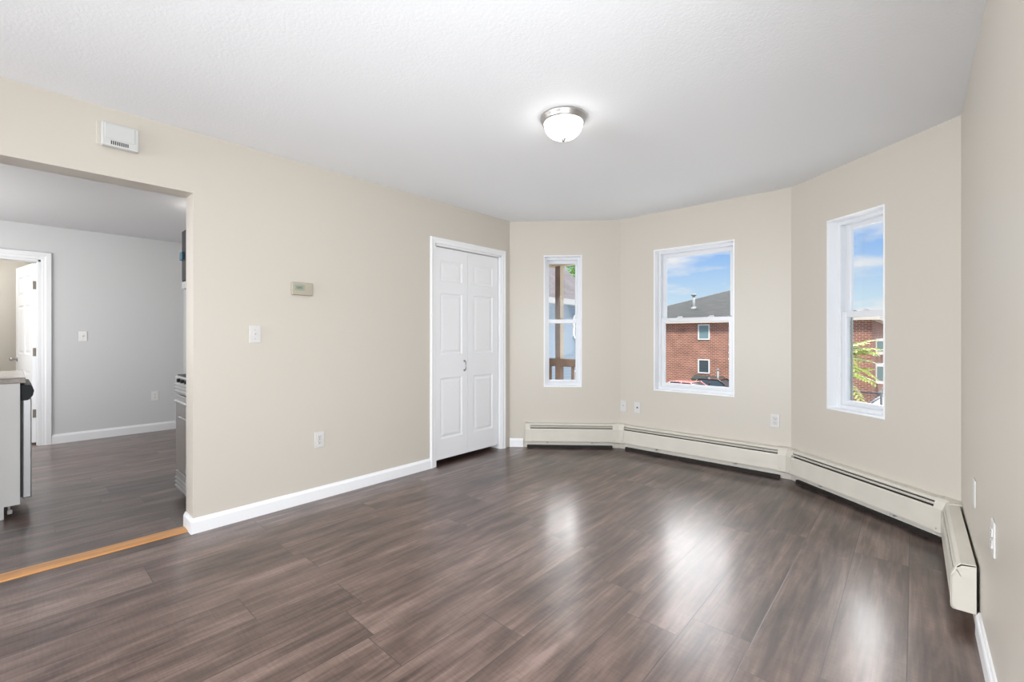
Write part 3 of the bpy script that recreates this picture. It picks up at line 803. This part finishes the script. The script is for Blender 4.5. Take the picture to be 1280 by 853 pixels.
# ================================================================== outside
GZ = -3.0
g = MB(); g.prism([(-90, 4.6), (60, 4.6), (60, 140), (-90, 140)], GZ - .3, GZ); struct(g.build('ground', grass_m))
g = MB(); g.prism([(-12, 4.6), (10, 4.6), (10, 17.5), (-10.5, 17.5)], GZ + .001, GZ + .02); struct(g.build('ground_bounce_sheet', mat('pale_bounce_surface', (.74, .735, .72), .9, var=(1.2, .05))))  # unseen pale sheet added to bounce daylight up to the ceiling

# own porch past the narrow window
po = thing('porch', 'brown timber porch with tan beam outside the narrow bay window', 'porch', (-4.41, 6.12, -.15))
oo = po.location.copy()
m_ = MB(); m_.box(-6.3, -3.75, 4.3, 6.2, -.30, -.15); rel(m_); m_.build('deck', porchwood_m, po)
m_ = MB(); m_.box(-6.3, -3.75, 6.05, 6.19, 2.36, 2.62, .008, 1); m_.box(-6.3, -3.75, 4.3, 6.3, 2.62, 2.72); rel(m_); m_.build('roof_beam', porchpale_m, po)
for px_ in (-4.41, -6.1):
    m_ = MB(); m_.use(porchwood_m); m_.use(porchpale_m)
    P = [(px_ - .05, 6.07), (px_ + .05, 6.07), (px_ + .05, 6.17), (px_ - .05, 6.17)]
    a_ = [m_.v((x, y, -.15)) for x, y in P]; c_ = [m_.v((x, y, .82)) for x, y in P]; b_ = [m_.v((x, y, 2.36)) for x, y in P]
    for i in range(4):
        j = (i + 1) % 4
        m_.cur = 0; m_.face([a_[i], a_[j], c_[j], c_[i]])
        m_.cur = 1 if i == 1 else 0; m_.face([c_[i], c_[j], b_[j], b_[i]])  # upper post: one side face pale, the other faces brown
    m_.face(a_[::-1]); m_.face(b_); rel(m_); m_.build('post', None, po)
m_ = MB(); m_.box(-6.1, -4.06, 6.085, 6.155, .69, .82, .006, 1); rel(m_); m_.build('top_rail', porchwood_m, po)
m_ = MB(); m_.box(-6.1, -4.06, 6.10, 6.14, -.02, .06, .006, 1); rel(m_); m_.build('bottom_rail', porchwood_m, po)
x = -4.62
for bx_ in (-4.14, -4.29 + .0, -4.60, -4.75, -4.90, -5.05, -5.2, -5.35, -5.5, -5.65, -5.8, -5.95):
    if abs(bx_ + 4.29) < .01: continue
    m_ = MB(); m_.box(bx_ - .02, bx_ + .02, 6.10, 6.14, .05, .70); rel(m_); m_.build('baluster', porchwood_m, po)
for px_ in (-6.2, -3.9):
    for py_ in (4.5, 6.1):
        m_ = MB(); m_.box(px_ - .08, px_ + .08, py_ - .08, py_ + .08, GZ, -.30); rel(m_); m_.build('pier', porchwood_m, po)

# pale blue neighbour house
HX, HY0, HY1, HE = -10.56, 10.5, 17.10, 2.56
nh = thing('neighbour_house', 'pale blue sided house with steep mauve shingle roof behind the porch', 'house', (HX - 2.3, 14, GZ))
oo = nh.location.copy()
m_ = MB(); m_.box(HX - 4.6, HX, HY0, HY1, GZ, HE)
for yy in (HY0, HY1):
    a_, b_, c_ = m_.v((HX - 4.6, yy, HE)), m_.v((HX, yy, HE)), m_.v((HX - 2.3, yy, HE + 2.23)); m_.face([a_, b_, c_])
rel(m_); m_.build('siding_walls', siding_m, nh)
m_ = MB()
for sgn in (1, -1):
    xe = HX + .18 if sgn > 0 else HX - 4.78
    prof = [(xe, HE - .02), (HX - 2.3, HE - .02 + 2.48 * .97), (HX - 2.3, HE + .13 + 2.48 * .97), (xe, HE + .13)]
    m_.extrude(prof, 'y', HY0 - .2, HY1 + .2)
rel(m_); m_.build('roof', shingle2_m, nh)
m_ = MB(); m_.box(HX + .16, HX + .22, HY0 - .2, HY1 + .2, HE - .09, HE + .13); m_.box(HX, HX + .17, HY0 - .2, HY1 + .2, HE - .09, HE - .05); rel(m_); m_.build('fascia', fascia_m, nh)
for (y0, z0, z1) in ((15.62, 1.10, 2.08), (15.62, -1.35, -.24), (12.2, 1.10, 2.08)):
    m_ = MB()
    for q in ((y0, y0 + .07, z0, z1), (y0 + .83, y0 + .90, z0, z1)): m_.box(HX - .01, HX + .05, q[0], q[1], q[2], q[3])
    for q in ((z0, z0 + .09), (z1 - .07, z1), ((z0 + z1) / 2 - .03, (z0 + z1) / 2 + .03)): m_.box(HX - .01, HX + .048, y0, y0 + .90, q[0], q[1])
    rel(m_); f = m_.build('window', whiteframe_m, nh)
    m_ = MB(); m_.box(HX - .005, HX + .015, y0 + .05, y0 + .85, z0 + .05, z1 - .05); rel(m_); m_.build('pane', pane_m, f)

# brick apartment building across the lot
BX0, BX1, BY0, BY1, BE = -19.8, -1.85, 34.6, 52.6, 2.16
bb = thing('brick_building', 'red brick apartment building with low grey hipped roof across the lot', 'building', ((BX0 + BX1) / 2, 43, GZ))
oo = bb.location.copy()
m_ = MB(); m_.box(BX0, BX1, BY0, BY1, GZ, BE); rel(m_); m_.build('brick_walls', brick_m, bb)
ov, pit = .42, .355
m_ = MB(); x0, x1, y0, y1 = BX0 - ov, BX1 + ov, BY0 - ov, BY1 + ov
hl = (y1 - y0) / 2 - .01
hl = min(hl, (x1 - x0) / 2 - .3)
base_ = [m_.v(p) for p in ((x0, y0, BE + .2), (x1, y0, BE + .2), (x1, y1, BE + .2), (x0, y1, BE + .2))]
ra, rb = m_.v((x0 + hl, (y0 + y1) / 2, BE + .2 + hl * pit)), m_.v((x1 - hl, (y0 + y1) / 2, BE + .2 + hl * pit))
m_.face([base_[0], base_[1], rb, ra]); m_.face([base_[1], base_[2], rb]); m_.face([base_[2], base_[3], ra, rb]); m_.face([base_[3], base_[0], ra]); m_.face(base_[::-1])
rel(m_); m_.build('roof', shingle_m, bb)
m_ = MB(); m_.box(x0, x1, y0, y1, BE, BE + .21); rel(m_); m_.build('soffit', soffit_m, bb)
def bwin(xc, z0, z1, wd, pm, label=None):
    m_ = MB()
    for q in ((xc - wd / 2, xc - wd / 2 + .09), (xc + wd / 2 - .09, xc + wd / 2)): m_.box(q[0], q[1], BY0 - .06, BY0 + .02, z0, z1)
    for q in ((z0, z0 + .09), (z1 - .09, z1)): m_.box(xc - wd / 2, xc + wd / 2, BY0 - .058, BY0 + .02, q[0], q[1])
    rel(m_); f = m_.build('window', whiteframe_m, bb)
    m_ = MB(); m_.box(xc - wd / 2 + .06, xc + wd / 2 - .06, BY0 - .025, BY0 + .01, z0 + .06, z1 - .06); rel(m_); m_.build('pane', pm, f)
for xc in (-18.2, -11.66, -5.2):
    bwin(xc, .90, 2.06, .86, bluepane_m); bwin(xc, -1.62, -.55, .86, pane_m)
m_ = MB(); m_.extrude([(BY0, -1.95), (BY0, -1.78), (BY0 - .55, -2.0), (BY0 - .55, -2.12)], 'x', -12.4, -10.2)
rel(m_); m_.build('entry_awning', sage_m, bb)
m_ = MB(); m_.tube([(-13.45, 37.5, 3.0), (-13.45, 37.5, 4.6)], .11, 12); m_.tube([(-13.45, 37.5, 4.5), (-13.45, 37.5, 4.66)], .20, 12); m_.lathe([(.40, 3.1), (.16, 3.6)], 12, (-13.45, 37.5)); rel(m_); m_.build('vent_pipe', galv_m, bb)
for (y0_, z0_, z1_) in ((38.6, -.05, 1.0), (38.6, -2.0, -.7), (44.6, -.05, 1.0)):
    m_ = MB(); m_.box(BX1 - .05, BX1 + .55, y0_, y0_ + 2.0, z0_, z1_); rel(m_); f = m_.build('bay_window', whiteframe_m, bb)
    m_ = MB(); m_.box(BX1 + .08, BX1 + .42, y0_ - .03, y0_ + .02, z0_ + .25, z1_ - .15); rel(m_); m_.build('pane', bluepane_m, f)

# standpipe before the building, cars in the lot
sp = MB(); sp.tube([(-10.05, 32.6, GZ), (-10.05, 32.6, -1.12)], .06, 12); sp.tube([(-10.05, 32.6, -1.2), (-10.05, 32.6, -1.08)], .085, 12)
tag(sp.build('standpipe', galv_m, origin=(-10.05, 32.6, GZ)), 'thin pale pipe standing in front of the brick wall', 'pipe')

def car(label, loc, rz, paint):
    r = thing('car', label, 'car', loc, rz, 'parked cars')
    m = MB(); prof = [(-2.2, .35), (-2.25, .62), (-2.1, .86), (-1.2, .93), (.9, .93), (1.9, .80), (2.2, .62), (2.2, .35)]
    m.extrude(prof, 'y', -.86, .86); bmesh.ops.bevel(m.bm, geom=m.bm.edges[:], offset=.07, segments=2, profile=.5, affect='EDGES'); m.build('body', paint, r)
    m = MB()
    lo = [(-1.55, -.80, .90), (1.05, -.80, .90), (1.05, .80, .90), (-1.55, .80, .90)]; hi = [(-.95, -.62, 1.42), (.30, -.62, 1.42), (.30, .62, 1.42), (-.95, .62, 1.42)]
    a = [m.v(p) for p in lo]; b = [m.v(p) for p in hi]
    for i in range(4): m.face([a[i], a[(i + 1) % 4], b[(i + 1) % 4], b[i]])
    m.face(b); m.face(a[::-1]); bmesh.ops.bevel(m.bm, geom=m.bm.edges[:], offset=.08, segments=3, profile=.5, affect='EDGES'); m.build('glasshouse', pane_m, r)
    m = MB(); m.box(-.98, .34, -.64, .64, 1.40, 1.465, .03, 3)
    for sy in (-1, 1):
        for q in (((-1.55, .79, .92), (-.93, .62, 1.44)), ((1.05, .79, .92), (.30, .62, 1.44)), ((-.2, .79, .92), (-.25, .62, 1.44))):
            m.tube([(q[0][0], sy * q[0][1], q[0][2]), (q[1][0], sy * q[1][1], q[1][2])], .045, 8)
    m.build('roof', paint, r)
    for wx in (-1.4, 1.35):
        for sy in (-.80, .80):
            m = MB(); m.lathe([(0, -.1), (.2, -.1), (.31, -.08), (.33, 0), (.31, .08), (.2, .1), (0, .1)], 24)
            bmesh.ops.transform(m.bm, matrix=Matrix.Translation((wx, sy, .33)) @ Matrix.Rotation(PI / 2, 4, 'X'), verts=m.bm.verts[:]); m.build('wheel', tyre_m, r)
    return r
car('red car parked outside, only its pale roof above the middle window sill', (-9.95, 27.2, GZ), math.radians(-8), carred_m)
car('dark brown car parked just right of the red car', (-9.3, 30.1, GZ), math.radians(-4), cardark_m)
car('white car parked beyond the fence below the right bay window', (.15, 27.8, GZ), math.radians(35), carwhite_m)

# chain link fence
fn = thing('chain_link_fence', 'dark chain link fence low in the right bay window', 'fence', (-.7, 23.0, GZ))
oo = fn.location.copy(); FZ = -1.08
FY = 23.0
m_ = MB(); m_.tube([(-3.4, FY, FZ), (2.0, FY, FZ)], .03, 8); rel(m_); m_.build('top_rail', fence_m, fn)
for px_ in (-3.4, -.83 - .1, 1.6):
    m_ = MB(); m_.tube([(px_, FY, GZ), (px_, FY, FZ + .05)], .04, 8); rel(m_); m_.build('post', fence_m, fn)
m_ = MB()
k = -3.4
while k < 2.0:
    for sg in (1, -1):
        xa, xb = k, k + sg * (FZ - GZ)
        xa2, xb2 = max(-3.4, min(2.0, xa)), max(-3.4, min(2.0, xb))
        za = GZ + abs(xa2 - xa); zb = GZ + abs(xb2 - xa)
        if abs(xa2 - xb2) > .05: m_.tube([(xa2, FY, za), (xb2, FY, zb)], .006, 4)
    k += .14
rel(m_); m_.build('wire_mesh', fence_m, fn)['kind'] = 'stuff'

# small tree with long feathered leaves before the right window
tr = thing('young_tree', 'young tree with long feathery yellow-green leaves outside the right window', 'tree', (-1.62, 16.2, GZ))
oo = tr.location.copy(); top = Vector((-1.62, 16.2, .62))
m_ = MB(); m_.tube([(-1.75, 16.3, GZ), (-1.70, 16.25, -1.4), (-1.66, 16.2, -.4), tuple(top)], [.07, .055, .04, .02], 8); rel(m_); m_.build('trunk', bark_m, tr)
m_ = MB(); rnd = random.Random(3)
def frond(mb, o, az_, rise, L, droop):
    pts = []
    for i in range(13):
        s_ = i / 12; r_ = L * s_; pts.append(o + Vector((math.cos(az_) * r_, math.sin(az_) * r_, rise * r_ - droop * s_ * s_ * L)))
    mb.tube(pts, [.008] * 12 + [.003], 4)
    for i in range(2, 13):
        t = (pts[min(i + 1, 12)] - pts[i - 1]).normalized(); sd_ = t.cross(Vector((0, 0, 1))).normalized()
        ll = .25 * math.sin(PI * (.18 + .75 * i / 13)); ww = .042
        for sg in (1, -1):
            dr = (sd_ * sg + t * .55 + Vector((0, 0, -.35 + rnd.uniform(-.2, .2)))).normalized()
            p0 = pts[i]; m1 = p0 + dr * ll * .45; tip = p0 + dr * ll; n = t * ww
            vs = [mb.v(p0), mb.v(m1 + n), mb.v(tip), mb.v(m1 - n)]; mb.face(vs)
for j in range(26):
    zz_ = rnd.uniform(-.75, .25); o_ = top + Vector((rnd.uniform(-.05, .05), rnd.uniform(-.05, .05), zz_))
    frond(m_, o_, j * 2 * PI / 13 + rnd.uniform(-.2, .2), rnd.uniform(.0, .75), rnd.uniform(.75, 1.05), rnd.uniform(.25, .75))
for az_, zr, rise, dr in ((0.0, .12, .75, .35), (-.25, .0, .45, .35), (.3, -.1, .25, .35), (-.1, -.3, .15, .5), (.15, -.05, .6, .5), (-.4, -.45, .2, .55), (.05, .15, .3, .25)):
    frond(m_, top + Vector((0, 0, zr)), az_, rise, rnd.uniform(.85, 1.0), dr)
rel(m_); m_.build('leaves', leaf_m, tr)['kind'] = 'stuff'

# leafy tree behind the blue house
t2 = thing('leafy_tree', 'bright green tree peeking past the blue house roof', 'tree', (-18.3, 27.0, GZ))
oo = t2.location.copy(); cc = Vector((-18.1, 27.0, 5.5))
m_ = MB(); m_.tube([(-18.3, 27, GZ), (-18.2, 27, 1.5), (-18.3, 27, 4.9)], [.25, .18, .07], 10); rel(m_); m_.build('trunk', bark_m, t2)
m_ = MB()
for i in range(1600):
    v_ = Vector((rnd.gauss(0, 1), rnd.gauss(0, 1), rnd.gauss(0, 1))).normalized() * (1.8 * rnd.uniform(.35, 1) ** .5)
    v_.z *= .95; p0 = cc + v_; a_ = Vector((rnd.uniform(-1, 1), rnd.uniform(-1, 1), rnd.uniform(-.6, .6))).normalized() * .22
    b_ = a_.cross(Vector((rnd.uniform(-1, 1), rnd.uniform(-1, 1), 1))).normalized() * .09
    m_.face([m_.v(p0), m_.v(p0 + a_ * .5 + b_), m_.v(p0 + a_), m_.v(p0 + a_ * .5 - b_)])
rel(m_); m_.build('crown', leaf2_m, t2)['kind'] = 'stuff'
